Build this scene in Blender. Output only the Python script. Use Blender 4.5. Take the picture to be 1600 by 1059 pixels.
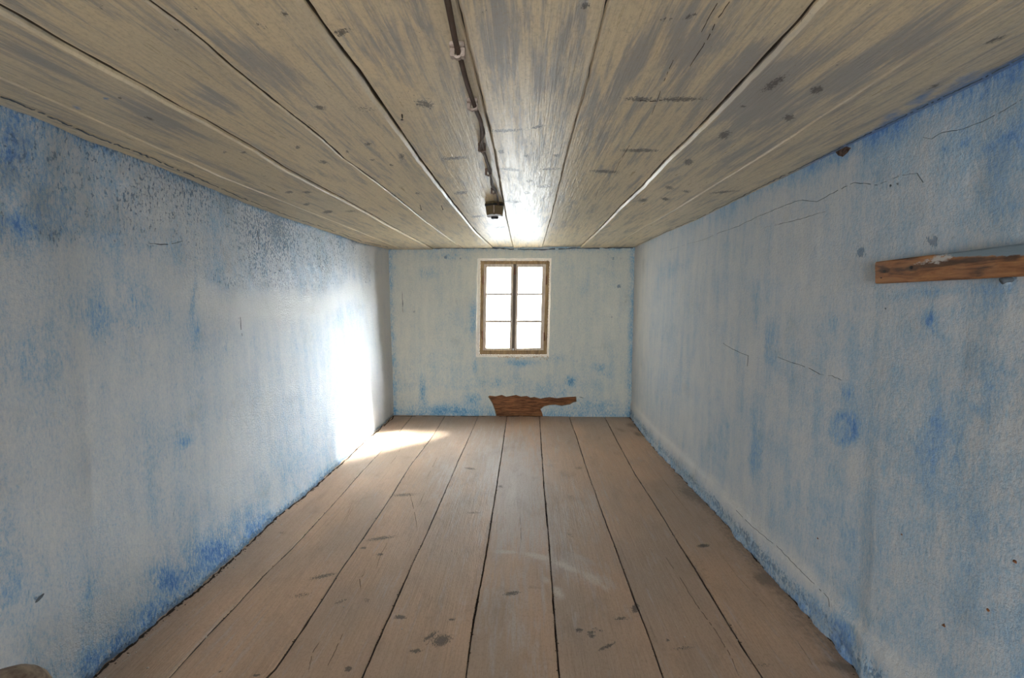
import bpy, bmesh, math, random
import numpy as np
from mathutils import Vector, Matrix
from mathutils.geometry import delaunay_2d_cdt

for o in list(bpy.data.objects):
    bpy.data.objects.remove(o)
scn = bpy.context.scene
COL = scn.collection
random.seed(7)
RNG = np.random.default_rng(11)

# ------------------------------------------------------------------ camera
W, HPX, F = 1600.0, 1059.0, 680.0
CX, CY = 800.0, 529.5
VPX, VPY = 821.0, 466.0            # vanishing point of the room's long axis
CAMZ = 1.42
_u, _v = VPX - CX, CY - VPY
PITCH = math.atan2(_v, F)
YAW = math.atan2(_u, math.hypot(F, _v))
cam_data = bpy.data.cameras.new('camera')
cam_data.sensor_width = 36.0
cam_data.lens = F / W * 36.0
cam_data.clip_start = 0.02
cam = bpy.data.objects.new('camera', cam_data)
COL.objects.link(cam)
cam.location = (0, 0, CAMZ)
cam.rotation_euler = (math.pi / 2 - PITCH, 0, YAW)
scn.camera = cam
RM = np.array(cam.rotation_euler.to_matrix())

# ------------------------------------------------------------------ light
world = bpy.data.worlds.new('sky')
scn.world = world
world.use_nodes = True
wn = world.node_tree
wn.nodes.clear()
w_out = wn.nodes.new('ShaderNodeOutputWorld')
w_bg = wn.nodes.new('ShaderNodeBackground')
w_bg.inputs['Color'].default_value = (0.93, 0.97, 1.0, 1)
w_bg.inputs['Strength'].default_value = 6.0
# hazy glow of the sky around the sun
SUN_AZ, SUN_EL = math.radians(52), math.radians(33)
SUN_DIR = (math.sin(SUN_AZ) * math.cos(SUN_EL), math.cos(SUN_AZ) * math.cos(SUN_EL), math.sin(SUN_EL))
w_tc = wn.nodes.new('ShaderNodeTexCoord')
w_dot = wn.nodes.new('ShaderNodeVectorMath'); w_dot.operation = 'DOT_PRODUCT'
_ga, _ge = math.radians(56), math.radians(20)      # the haze is brightest a little lower, towards the horizon
w_dot.inputs[1].default_value = (math.sin(_ga) * math.cos(_ge), math.cos(_ga) * math.cos(_ge), math.sin(_ge))
wn.links.new(w_tc.outputs['Generated'], w_dot.inputs[0])
w_max = wn.nodes.new('ShaderNodeMath'); w_max.operation = 'MAXIMUM'; w_max.inputs[1].default_value = 0.0
wn.links.new(w_dot.outputs['Value'], w_max.inputs[0])
w_pow = wn.nodes.new('ShaderNodeMath'); w_pow.operation = 'POWER'; w_pow.inputs[1].default_value = 9.0
wn.links.new(w_max.outputs[0], w_pow.inputs[0])
w_str = wn.nodes.new('ShaderNodeMath'); w_str.operation = 'MULTIPLY_ADD'
w_str.inputs[1].default_value = 460.0; w_str.inputs[2].default_value = 16.0
wn.links.new(w_pow.outputs[0], w_str.inputs[0])
wn.links.new(w_str.outputs[0], w_bg.inputs['Strength'])
wn.links.new(w_bg.outputs[0], w_out.inputs[0])

def lamp(name, kind, loc, direction, **kw):
    d = bpy.data.lights.new(name, kind)
    for k, v in kw.items():
        setattr(d, k, v)
    o = bpy.data.objects.new(name, d)
    COL.objects.link(o)
    o.location = loc
    o.rotation_euler = Vector(direction).to_track_quat('-Z', 'Y').to_euler()
    return o

# hazy sun coming in low from the right through the window
lamp('sun', 'SUN', (2, 8, 4),
     (-math.sin(SUN_AZ) * math.cos(SUN_EL), -math.cos(SUN_AZ) * math.cos(SUN_EL), -math.sin(SUN_EL)),
     energy=300.0, angle=math.radians(12), color=(1.0, 0.95, 0.86))
# fill light added behind the camera to brighten the room, set in the doorway
lamp('fill_light', 'AREA', (-0.15, -2.9, 1.15), (0, 1, -0.02),
     energy=34.0, shape='RECTANGLE', size=1.9, size_y=1.7, color=(1.0, 0.985, 0.95))

vs = scn.view_settings
vs.view_transform = 'Standard'
vs.look = 'None'
vs.gamma = 1
vs.exposure = -0.36
vs.use_curve_mapping = False

# ------------------------------------------------------------------ pixels to room
def ray(px, py):
    d = RM @ np.array([px - CX, -(py - CY), -F])
    return d
def on_z(px, py, z):
    d = ray(px, py); t = (z - CAMZ) / d[2]
    return np.array([d[0] * t, d[1] * t, z])
def on_y(px, py, y):
    d = ray(px, py); t = y / d[1]
    return np.array([d[0] * t, y, CAMZ + d[2] * t])
def on_x(px, py, x):
    d = ray(px, py); t = x / d[0]
    return np.array([x, d[1] * t, CAMZ + d[2] * t])
def project(P):
    """room points (N,3) to photograph pixels, used only to place stains on surfaces"""
    q = (P - np.array([0, 0, CAMZ])) @ RM
    z = np.minimum(q[:, 2], -1e-3)
    return CX + F * q[:, 0] / -z, CY - F * q[:, 1] / -z

D = float(np.mean([on_z(612, 650, 0)[1], on_z(985, 650, 0)[1], on_z(798, 650, 0)[1]]))
H = float(np.mean([on_y(700, 386, D)[2], on_y(900, 386, D)[2]]))
YB = -3.0                                    # back end of the room, behind the camera

# ------------------------------------------------------------------ noise for shapes
def _hash(ix, iy, seed):
    h = (ix.astype(np.int64) * 374761393 + iy.astype(np.int64) * 668265263 + seed * 1442695041) & 0xFFFFFFFF
    h = ((h ^ (h >> 13)) * 1274126177) & 0xFFFFFFFF
    return ((h ^ (h >> 16)) & 0xFFFFFF) / float(0xFFFFFF)
def vnoise(x, y, seed=0):
    x = np.asarray(x, float); y = np.asarray(y, float)
    ix, iy = np.floor(x), np.floor(y)
    fx, fy = x - ix, y - iy
    fx = fx * fx * (3 - 2 * fx); fy = fy * fy * (3 - 2 * fy)
    a = _hash(ix, iy, seed); b = _hash(ix + 1, iy, seed)
    c = _hash(ix, iy + 1, seed); d = _hash(ix + 1, iy + 1, seed)
    return (a + (b - a) * fx) * (1 - fy) + (c + (d - c) * fx) * fy
def fbm(x, y, seed=0, n=4):
    s = 0; a = 0.5; t = 0
    for k in range(n):
        s = s + a * vnoise(x * 2 ** k, y * 2 ** k, seed + 17 * k); t += a; a *= 0.5
    return s / t
def sstep(a, b, x):
    t = np.clip((x - a) / (b - a), 0, 1)
    return t * t * (3 - 2 * t)

# ------------------------------------------------------------------ object helpers
def link(o, parent=None):
    COL.objects.link(o)
    if parent is not None:
        o.parent = parent
    return o
def mesh_obj(name, verts, faces, mat, parent=None, smooth=True, attrs=None):
    me = bpy.data.meshes.new(name)
    me.from_pydata([tuple(v) for v in verts], [], [tuple(f) for f in faces])
    if attrs:
        for k, v in attrs.items():
            a = me.attributes.new(k, 'FLOAT', 'POINT')
            a.data.foreach_set('value', np.asarray(v, np.float32))
    me.materials.append(mat)
    if smooth:
        me.polygons.foreach_set('use_smooth', [True] * len(me.polygons))
    me.update()
    return link(bpy.data.objects.new(name, me), parent)
def bm_obj(name, bm, mat, parent=None, smooth=False):
    me = bpy.data.meshes.new(name)
    bmesh.ops.recalc_face_normals(bm, faces=bm.faces)
    bm.to_mesh(me); bm.free()
    me.materials.append(mat)
    if smooth:
        me.polygons.foreach_set('use_smooth', [True] * len(me.polygons))
    return link(bpy.data.objects.new(name, me), parent)
def empty(name, loc=(0, 0, 0)):
    o = bpy.data.objects.new(name, None)
    o.empty_display_size = 0.05
    COL.objects.link(o); o.location = loc
    return o
def tag(o, label, cat, group=None):
    o['label'] = label; o['category'] = cat
    if group: o['group'] = group
    return o
def structure(o):
    o['kind'] = 'structure'; return o
def grid_faces(nu, nv, flip=False):
    i = np.arange(nu - 1)[:, None] * nv + np.arange(nv - 1)[None, :]
    i = i.ravel()
    f = np.stack([i, i + nv, i + nv + 1, i + 1], 1)
    return f[:, ::-1].tolist() if flip else f.tolist()
def sub(o, base):
    """children meshes built in room coordinates under an Empty that stands elsewhere"""
    o.matrix_parent_inverse = Matrix.Translation(-Vector(base)); return o

# ------------------------------------------------------------------ materials
class NT:
    def __init__(s, name):
        s.m = bpy.data.materials.new(name); s.m.use_nodes = True
        s.t = s.m.node_tree; s.t.nodes.clear()
        s.out = s.t.nodes.new('ShaderNodeOutputMaterial')
        s.p = s.t.nodes.new('ShaderNodeBsdfPrincipled')
        s.t.links.new(s.p.outputs[0], s.out.inputs[0])
        s.tc = s.t.nodes.new('ShaderNodeTexCoord')
    def inp(s, sock, v):
        if hasattr(v, 'is_output') or isinstance(v, bpy.types.NodeSocket):
            s.t.links.new(v, sock)
        elif isinstance(v, (tuple, list)) and len(v) == 3 and len(sock.default_value) == 4:
            sock.default_value = (*v, 1)
        else:
            sock.default_value = v
    def coord(s, scale=(1, 1, 1), off=(0, 0, 0)):
        n = s.t.nodes.new('ShaderNodeMapping')
        s.t.links.new(s.tc.outputs['Object'], n.inputs['Vector'])
        n.inputs['Scale'].default_value = scale
        n.inputs['Location'].default_value = off
        return n.outputs[0]
    def noise(s, vec, scale=5, detail=4, rough=0.55, dist=0.0):
        n = s.t.nodes.new('ShaderNodeTexNoise')
        s.inp(n.inputs['Vector'], vec)
        n.inputs['Scale'].default_value = scale
        n.inputs['Detail'].default_value = detail
        n.inputs['Roughness'].default_value = rough
        n.inputs['Distortion'].default_value = dist
        return n.outputs['Fac']
    def voronoi(s, vec, scale=5, feature='F1'):
        n = s.t.nodes.new('ShaderNodeTexVoronoi')
        n.feature = feature
        s.inp(n.inputs['Vector'], vec)
        n.inputs['Scale'].default_value = scale
        return n.outputs['Distance']
    def math(s, op, a, b=0.0, c=0.0):
        n = s.t.nodes.new('ShaderNodeMath'); n.operation = op
        s.inp(n.inputs[0], a); s.inp(n.inputs[1], b); s.inp(n.inputs[2], c)
        return n.outputs[0]
    def rng(s, v, a, b, c=0.0, d=1.0, smooth=True):
        n = s.t.nodes.new('ShaderNodeMapRange')
        n.interpolation_type = 'SMOOTHSTEP' if smooth else 'LINEAR'
        s.inp(n.inputs[0], v)
        for k, x in zip((1, 2, 3, 4), (a, b, c, d)):
            n.inputs[k].default_value = x
        return n.outputs[0]
    def mix(s, f, a, b, mode='MIX'):
        n = s.t.nodes.new('ShaderNodeMix'); n.data_type = 'RGBA'; n.blend_type = mode
        s.inp(n.inputs[0], f); s.inp(n.inputs[6], a); s.inp(n.inputs[7], b)
        return n.outputs[2]
    def ramp(s, v, stops):
        n = s.t.nodes.new('ShaderNodeValToRGB')
        s.inp(n.inputs[0], v)
        e = n.color_ramp.elements
        while len(e) < len(stops): e.new(0.5)
        for x, (p, c) in zip(e, stops):
            x.position = p; x.color = (*c, 1)
        return n.outputs[0]
    def attr(s, name):
        n = s.t.nodes.new('ShaderNodeAttribute'); n.attribute_name = name
        return n.outputs['Fac']
    def objrand(s):
        n = s.t.nodes.new('ShaderNodeObjectInfo'); return n.outputs['Random']
    def bump(s, h, strength=0.3, dist=0.01, prev=None):
        n = s.t.nodes.new('ShaderNodeBump')
        n.inputs['Strength'].default_value = strength
        n.inputs['Distance'].default_value = dist
        s.inp(n.inputs['Height'], h)
        if prev is not None: s.inp(n.inputs['Normal'], prev)
        return n.outputs[0]
    def done(s, col, rough=0.8, spec=0.5, normal=None):
        s.inp(s.p.inputs['Base Color'], col)
        s.inp(s.p.inputs['Roughness'], rough)
        s.inp(s.p.inputs['Specular IOR Level'], spec)
        if normal is not None: s.inp(s.p.inputs['Normal'], normal)
        return s.m

def plaster_material(name, warm=0.0, bump_k=1.0, crisp=1.0, off=0.255):
    """old lime wash: chalky white over blue, brushed and streaked downwards"""
    n = NT(name)
    c = n.coord()
    streak = n.coord((11, 11, 1.5))
    fine = n.coord((30, 30, 10))
    ns = n.noise(streak, 1.2, 5, 0.6)
    nl = n.noise(c, 1.6, 4, 0.6)
    nm = n.noise(c, 7, 5, 0.65)
    nf = n.noise(fine, 3.2, 4, 0.7)
    blue = n.attr('blue'); dark = n.attr('dark'); pale = n.attr('pale')
    f = n.math('ADD', n.math('MULTIPLY', n.math('SUBTRACT', ns, 0.5), 0.62), n.math('MULTIPLY', n.math('SUBTRACT', nl, 0.5), 0.5))
    f = n.math('ADD', f, n.math('MULTIPLY', n.math('SUBTRACT', nm, 0.5), 0.35))
    f = n.math('ADD', f, n.math('MULTIPLY', n.math('SUBTRACT', nf, 0.5), 0.62 * crisp))
    ng = n.noise(n.coord((70, 70, 32)), 2.4, 5, 0.8)
    f = n.math('ADD', f, n.math('MULTIPLY', n.math('SUBTRACT', ng, 0.5), 1.25 * crisp))
    f = n.math('ADD', f, off)
    f = n.math('ADD', f, n.math('MULTIPLY', blue, n.math('ADD', n.math('ADD', n.math('MULTIPLY', n.math('SUBTRACT', nm, .5), 1.2), n.math('MULTIPLY', n.math('SUBTRACT', nf, .5), 2.4 * crisp)), 0.66)))
    f = n.math('SUBTRACT', f, n.math('MULTIPLY', pale, 0.35))
    w = 0.02 * warm
    w *= 1.3
    col = n.ramp(f, [(0.0, (0.61 + w * .3, 0.62, 0.62 - w * 2.2)), (0.28, (0.51 + w * .3, 0.55, 0.59 - w * 2.6)),
                     (0.55, (0.31 + w * .5, 0.44, 0.57 - w * 1.5)), (0.80, (0.17, 0.32 + w * .8, 0.58 - w * 3)), (1.0, (0.085, 0.215 + w * .8, 0.50 - w * 3))])
    # dark pits and specks, denser where the wash has flaked
    pit = n.noise(n.coord((34, 34, 20)), 2.6, 4, 0.65)
    pm = n.math('ADD', n.math('MULTIPLY', dark, 0.22), pit)
    pm = n.rng(pm, 0.70, 0.80)
    col = n.mix(n.math('MULTIPLY', pm, 0.75), col, (0.085, 0.165, 0.28))
    grey = n.noise(c, 3.1, 6, 0.7)
    gm = n.math('MULTIPLY', n.rng(n.math('ADD', grey, n.math('MULTIPLY', dark, 0.12)), 0.56, 0.78), 0.35)
    col = n.mix(gm, col, (0.30, 0.31, 0.30))
    hb = n.noise(c, 85, 5, 0.75)
    hc = n.noise(c, 14, 4, 0.6)
    h = n.math('ADD', n.math('MULTIPLY', hb, 0.8), n.math('MULTIPLY', hc, 0.35))
    # short downward brush dashes of darker blue grey
    ds = n.noise(n.coord((75, 75, 11)), 2.0, 4, 0.7)
    dsm = n.rng(n.math('ADD', ds, n.math('MULTIPLY', n.math('SUBTRACT', nl, 0.5), 0.35)), 0.60, 0.76)
    col = n.mix(n.math('MULTIPLY', dsm, 0.6), col, (0.16, 0.25, 0.35))
    h = n.math('SUBTRACT', h, n.math('MULTIPLY', pm, 0.5))
    nb = n.bump(h, 1.0 * bump_k, 0.018)
    return n.done(col, 0.88, 0.25, nb)

M_WL = plaster_material('blue_limewash_left')
M_WR = plaster_material('blue_limewash_right', bump_k=0.55, crisp=0.6, off=0.265)
M_WB = plaster_material('blue_limewash_end', warm=1.0, bump_k=0.5)

def painted_plank(name, base, base2, grey, gloss, wear_lo, wear_hi, patch=0.5):
    n = NT(name)
    r = n.objrand()
    cmb = n.t.nodes.new('ShaderNodeCombineXYZ')
    n.inp(cmb.inputs[0], n.math('MULTIPLY', r, 37.0)); n.inp(cmb.inputs[1], n.math('MULTIPLY', r, 91.0))
    add = n.t.nodes.new('ShaderNodeVectorMath'); add.operation = 'ADD'
    n.t.links.new(n.tc.outputs['Object'], add.inputs[0]); n.t.links.new(cmb.outputs[0], add.inputs[1])
    def mp(sc):
        m = n.t.nodes.new('ShaderNodeMapping'); n.t.links.new(add.outputs[0], m.inputs[0])
        m.inputs['Scale'].default_value = sc; return m.outputs[0]
    grain = n.noise(mp((60, 1.6, 10)), 1.4, 5, 0.65, 0.6)
    grain2 = n.noise(mp((220, 7, 10)), 1.0, 3, 0.6)
    wear = n.noise(mp((13, 1.7, 4)), 1.7, 7, 0.72, 0.3)
    big = n.noise(mp((1.5, 0.7, 1)), 1.2, 3, 0.5)
    dirt = n.attr('dirt'); smear = n.attr('smear'); knot = n.attr('knot')
    col = n.mix(n.rng(big, 0.35, 0.65), base, base2)
    col = n.mix(n.math('MULTIPLY', n.rng(grain, 0.42, 0.7), 0.32), col, tuple(x * 0.55 for x in base))
    wm = n.math('ADD', n.math('ADD', wear, n.math('MULTIPLY', n.math('SUBTRACT', grain, 0.5), 0.35)), n.math('MULTIPLY', smear, 0.3))
    wm = n.rng(wm, wear_lo, wear_hi)
    col = n.mix(n.math('MULTIPLY', wm, patch), col, grey)
    nd = n.noise(mp((9, 7, 5)), 5, 5, 0.7)
    kd = n.noise(mp((26, 14, 5)), 6, 5, 0.75)
    du = n.attr('dust')
    col = n.mix(n.math('MULTIPLY', n.rng(n.math('ADD', du, n.math('MULTIPLY', n.math('SUBTRACT', nd, 0.5), 0.6)), 0.3, 0.9), 0.55), col, (0.55, 0.50, 0.46))
    fn = n.noise(mp((40, 26, 10)), 3, 5, 0.75)
    col = n.mix(n.math('MULTIPLY', n.rng(fn, 0.45, 0.72), 0.5), col, tuple(x * 0.45 for x in base))
    mud = n.noise(mp((3.2, 1.6, 3)), 2.2, 7, 0.75, 0.4)
    col = n.mix(n.math('MULTIPLY', n.rng(mud, 0.48, 0.72), 0.35 if name.startswith('floor') else 0.12), col, tuple(x * 0.5 for x in base2))
    dm = n.rng(n.math('ADD', dirt, n.math('MULTIPLY', n.math('SUBTRACT', nd, 0.5), 1.0)), 0.35, 0.95)
    dcol = (0.055, 0.045, 0.035)
    deep = n.attr('deep')
    col = n.mix(n.math('MULTIPLY', dm, 0.62), col, dcol)
    kn = n.math('ADD', knot, n.math('MULTIPLY', n.math('SUBTRACT', kd, 0.5), 2.6))
    km = n.math('MULTIPLY', n.rng(kn, 0.5, 0.75), n.rng(knot, 0.02, 0.3))
    col = n.mix(n.math('MULTIPLY', km, 0.8), col, (0.04, 0.035, 0.03))
    sp = n.noise(mp((22, 14, 9)), 5, 2, 0.5)
    sm = n.rng(sp, 0.735, 0.775)
    col = n.mix(n.math('MULTIPLY', sm, 0.55), col, (0.07, 0.05, 0.04))
    col = n.mix(n.math('MULTIPLY', n.rng(deep, 0.2, 0.8), 0.93), col, (0.036, 0.025, 0.019) if name.startswith('floor') else (0.06, 0.042, 0.028))
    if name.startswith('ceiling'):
        rb = n.attr('rubbed_highlight')
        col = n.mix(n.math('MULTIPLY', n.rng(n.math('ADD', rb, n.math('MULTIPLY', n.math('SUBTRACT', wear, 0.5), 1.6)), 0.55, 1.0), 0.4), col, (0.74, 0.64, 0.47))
        bl = n.attr('bluewash')
        bm_ = n.rng(n.math('ADD', bl, n.math('MULTIPLY', n.math('SUBTRACT', nd, 0.5), 0.7)), 0.35, 0.8)
        col = n.mix(n.math('MULTIPLY', bm_, 0.85), col, (0.075, 0.20, 0.44))
    h = n.math('ADD', grain, n.math('MULTIPLY', grain2, 0.5))
    h = n.math('SUBTRACT', h, n.math('MULTIPLY', km, 0.8))
    h = n.math('ADD', h, n.math('MULTIPLY', n.noise(mp((14, 5, 5)), 4, 4, 0.6), 0.8))
    nb = n.bump(h, 0.6 if name.startswith('floor') else 0.4, 0.005)
    rough = n.rng(n.math('ADD', wear, n.math('MULTIPLY', grain2, 0.3)), 0.4, 0.9, gloss[0], gloss[1])
    return n.done(col, rough, 0.5, nb)

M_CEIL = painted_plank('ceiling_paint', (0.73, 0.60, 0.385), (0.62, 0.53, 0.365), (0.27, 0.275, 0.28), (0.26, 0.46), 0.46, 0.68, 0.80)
M_FLOOR = painted_plank('floor_paint', (0.46, 0.305, 0.205), (0.34, 0.25, 0.19), (0.44, 0.40, 0.385), (0.40, 0.62), 0.52, 0.75, 0.55)

def simple(name, col, rough=0.7, spec=0.4, var=0.25, scale=20, bump=0.2, stretch=(1, 1, 1), col2=None, metallic=0):
    n = NT(name)
    c = n.coord(stretch)
    v = n.noise(c, scale, 5, 0.65)
    c2 = col2 if col2 else tuple(x * (1 - var) for x in col)
    out = n.mix(n.rng(v, 0.35, 0.65), col, c2)
    n.p.inputs['Metallic'].default_value = metallic
    return n.done(out, rough, spec, n.bump(v, bump, 0.004))
M_DARK = simple('gap_dirt', (0.030, 0.022, 0.017), 0.95, 0.1)
M_CRACK = simple('crack_shadow', (0.10, 0.12, 0.14), 0.95, 0.1)
M_WCRACK = simple('wood_split', (0.035, 0.025, 0.02), 0.95, 0.1)
M_FRAME = simple('window_old_wood', (0.30, 0.20, 0.09), 0.6, 0.4, stretch=(6, 6, 1), scale=9, col2=(0.16, 0.10, 0.045))
M_SASH = simple('window_grey_paint', (0.66, 0.58, 0.50), 0.7, 0.3, stretch=(6, 6, 1), scale=9, col2=(0.46, 0.39, 0.33))
M_STRIP = simple('window_cover_strip', (0.10, 0.075, 0.055), 0.6, 0.4, scale=12)
M_RUST = simple('rusty_iron', (0.14, 0.05, 0.025), 0.8, 0.3, metallic=0.3)
M_IRON = simple('dark_iron', (0.03, 0.027, 0.025), 0.6, 0.5, metallic=0.6)
M_RIM = simple('raw_white_plaster', (0.86, 0.82, 0.74), 0.9, 0.2, scale=40, var=0.12, bump=0.6)
M_BEAM = simple('exposed_beam_wood', (0.24, 0.105, 0.045), 0.9, 0.2, stretch=(1, 1, 9), scale=9, col2=(0.085, 0.035, 0.018), bump=0.7)
M_EDGE = simple('broken_plaster_edge', (0.30, 0.22, 0.15), 0.95, 0.1, scale=60, bump=0.8)
M_CABLE = simple('brown_cable_sheath', (0.085, 0.050, 0.032), 0.65, 0.25, scale=30)
M_CLIP = simple('pale_porcelain_clip', (0.40, 0.33, 0.28), 0.7, 0.3, scale=50, col2=(0.28, 0.21, 0.17))
M_CLIP2 = simple('brown_clip', (0.10, 0.06, 0.04), 0.6, 0.4, scale=50)
M_BAKE = simple('olive_brown_shell', (0.115, 0.080, 0.035), 0.5, 0.5, scale=25)
M_BLACK = simple('black_socket', (0.010, 0.010, 0.012), 0.35, 0.5)
M_GLASSRIM = simple('milky_rim', (0.75, 0.78, 0.80), 0.25, 0.6)
M_CRUMB = simple('plaster_crumb', (0.50, 0.47, 0.42), 0.95, 0.1, scale=60)
M_MASON = simple('outer_masonry', (0.55, 0.52, 0.47), 0.95, 0.1)
M_POST = simple('weathered_post_wood', (0.24, 0.185, 0.13), 0.75, 0.3, stretch=(3, 3, 14), scale=5, col2=(0.10, 0.065, 0.045), bump=0.5)

def glass():
    m = bpy.data.materials.new('old_window_glass'); m.use_nodes = True
    t = m.node_tree; t.nodes.clear()
    o = t.nodes.new('ShaderNodeOutputMaterial'); mx = t.nodes.new('ShaderNodeMixShader')
    a = t.nodes.new('ShaderNodeBsdfTransparent'); g = t.nodes.new('ShaderNodeBsdfGlossy')
    g.inputs['Roughness'].default_value = 0.02
    lw = t.nodes.new('ShaderNodeLayerWeight'); lw.inputs[0].default_value = 0.12
    fr = t.nodes.new('ShaderNodeMath'); fr.operation = 'MULTIPLY_ADD'; fr.inputs[1].default_value = 0.5; fr.inputs[2].default_value = 0.03
    t.links.new(lw.outputs['Facing'], fr.inputs[0])
    a.inputs[0].default_value = (0.95, 0.97, 0.97, 1)
    t.links.new(fr.outputs[0], mx.inputs[0]); t.links.new(a.outputs[0], mx.inputs[1]); t.links.new(g.outputs[0], mx.inputs[2])
    t.links.new(mx.outputs[0], o.inputs[0])
    return m
M_GLASS = glass()

# ------------------------------------------------------------------ measured edges (photograph pixels)
CE = [
 [(0,150),(50,170),(144,212),(222,241),(300,274),(378,309),(448,336),(534,365),(560,375),(606,386)],
 [(0,107),(60,134),(128,166),(218,208),(300,246),(348,269),(396,289),(470,320),(550,353),(628,386)],
 [(2,0),(60,34),(110,64),(186,106),(224,127),(280,160),(320,181),(352,200),(400,228),(446,258),(486,280),(534,306),(580,332),(612,351),(676,386)],
 [(240,0),(280,30),(320,62),(360,98),(410,138),(444,166),(500,210),(536,244),(562,262),(588,282),(612,300),(665,344),(722,386)],
 [(478,0),(496,26),(516,54),(536,80),(560,110),(588,152),(628,208),(654,246),(680,280),(712,322),(744,362),(770,386)],
 [(716,0),(730,58),(740,100),(750,136),(760,180),(774,240),(782,290),(792,344),(802,386)],
 [(948,0),(932,66),(920,116),(906,166),(896,200),(884,246),(874,288),(862,336),(847,386)],
 [(1272,4),(1244,38),(1216,68),(1182,104),(1156,132),(1122,168),(1082,210),(1040,250),(1004,290),(972,320),(940,354),(906,386)],
 [(1554,0),(1496,38),(1430,80),(1360,128),(1280,180),(1238,209),(1180,247),(1108,292),(1054,326),(1000,357),(950,386)],
 [(1600,88),(1536,122),(1460,158),(1354,210),(1260,257),(1180,296),(1136,318),(1084,344),(1040,362),(990,386)],
]
FE = [
 [(146,1059),(170,1035),(200,1012),(230,985),(270,951),(310,921),(354,881),(388,850),(432,808),(486,766),(516,738),(544,714),(568,690),(592,670),(614,650)],
 [(264,1059),(326,991),(370,945),(410,901),(456,857),(500,810),(538,768),(564,738),(604,696),(624,674),(644,650)],
 [(416,1059),(430,1045),(470,987),(490,957),(528,897),(562,848),(612,774),(640,728),(674,684),(695,650)],
 [(566,1059),(588,1007),(608,963),(630,913),(648,873),(661,846),(690,780),(716,720),(736,676),(747,650)],
 [(728,1059),(736,995),(742,959),(750,917),(762,850),(776,760),(784,708),(792,650)],
 [(874,1059),(868,987),(862,907),(858,849),(850,760),(846,700),(843,650)],
 [(1036,1059),(1010,983),(992,939),(970,879),(959,849),(940,798),(916,730),(900,680),(889,650)],
 [(1192,1059),(1168,1023),(1136,971),(1106,921),(1080,879),(1060,848),(1030,798),(992,740),(966,692),(944,650)],
 [(1348,1059),(1330,1035),(1272,971),(1216,911),(1160,849),(1126,808),(1078,758),(1030,708),(1000,672),(984,650)],
]
def edge_fn(poly, z):
    P = np.array([on_z(x, y, z) for x, y in poly])
    o = np.argsort(P[:, 1]); P = P[o]
    m = P[:, 1] < P[0, 1] + 1.3
    k = np.polyfit(P[m, 1], P[m, 0], 1)[0] if m.sum() > 2 else 0.0
    y0 = P[0, 1]
    return lambda y: np.interp(y, P[:, 1], P[:, 0]) - k * np.minimum(np.maximum(y0 - np.asarray(y, float), 0), 1.0)
CEF = [edge_fn(p, H) for p in CE]
FEF = [edge_fn(p, 0.0) for p in FE]

# ------------------------------------------------------------------ stains: ellipses given where the photograph shows them
def blobs(px, py, lst, k=1.0):
    out = np.zeros_like(px)
    for b in lst:
        x, y, rx, ry, ang, s = b
        a = math.radians(ang)
        dx, dy = px - x, py - y
        u = (dx * math.cos(a) + dy * math.sin(a)) / (rx * k)
        v = (-dx * math.sin(a) + dy * math.cos(a)) / (ry * k)
        out = np.maximum(out, s * np.exp(-(u * u + v * v) * 1.2))
    return out

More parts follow.
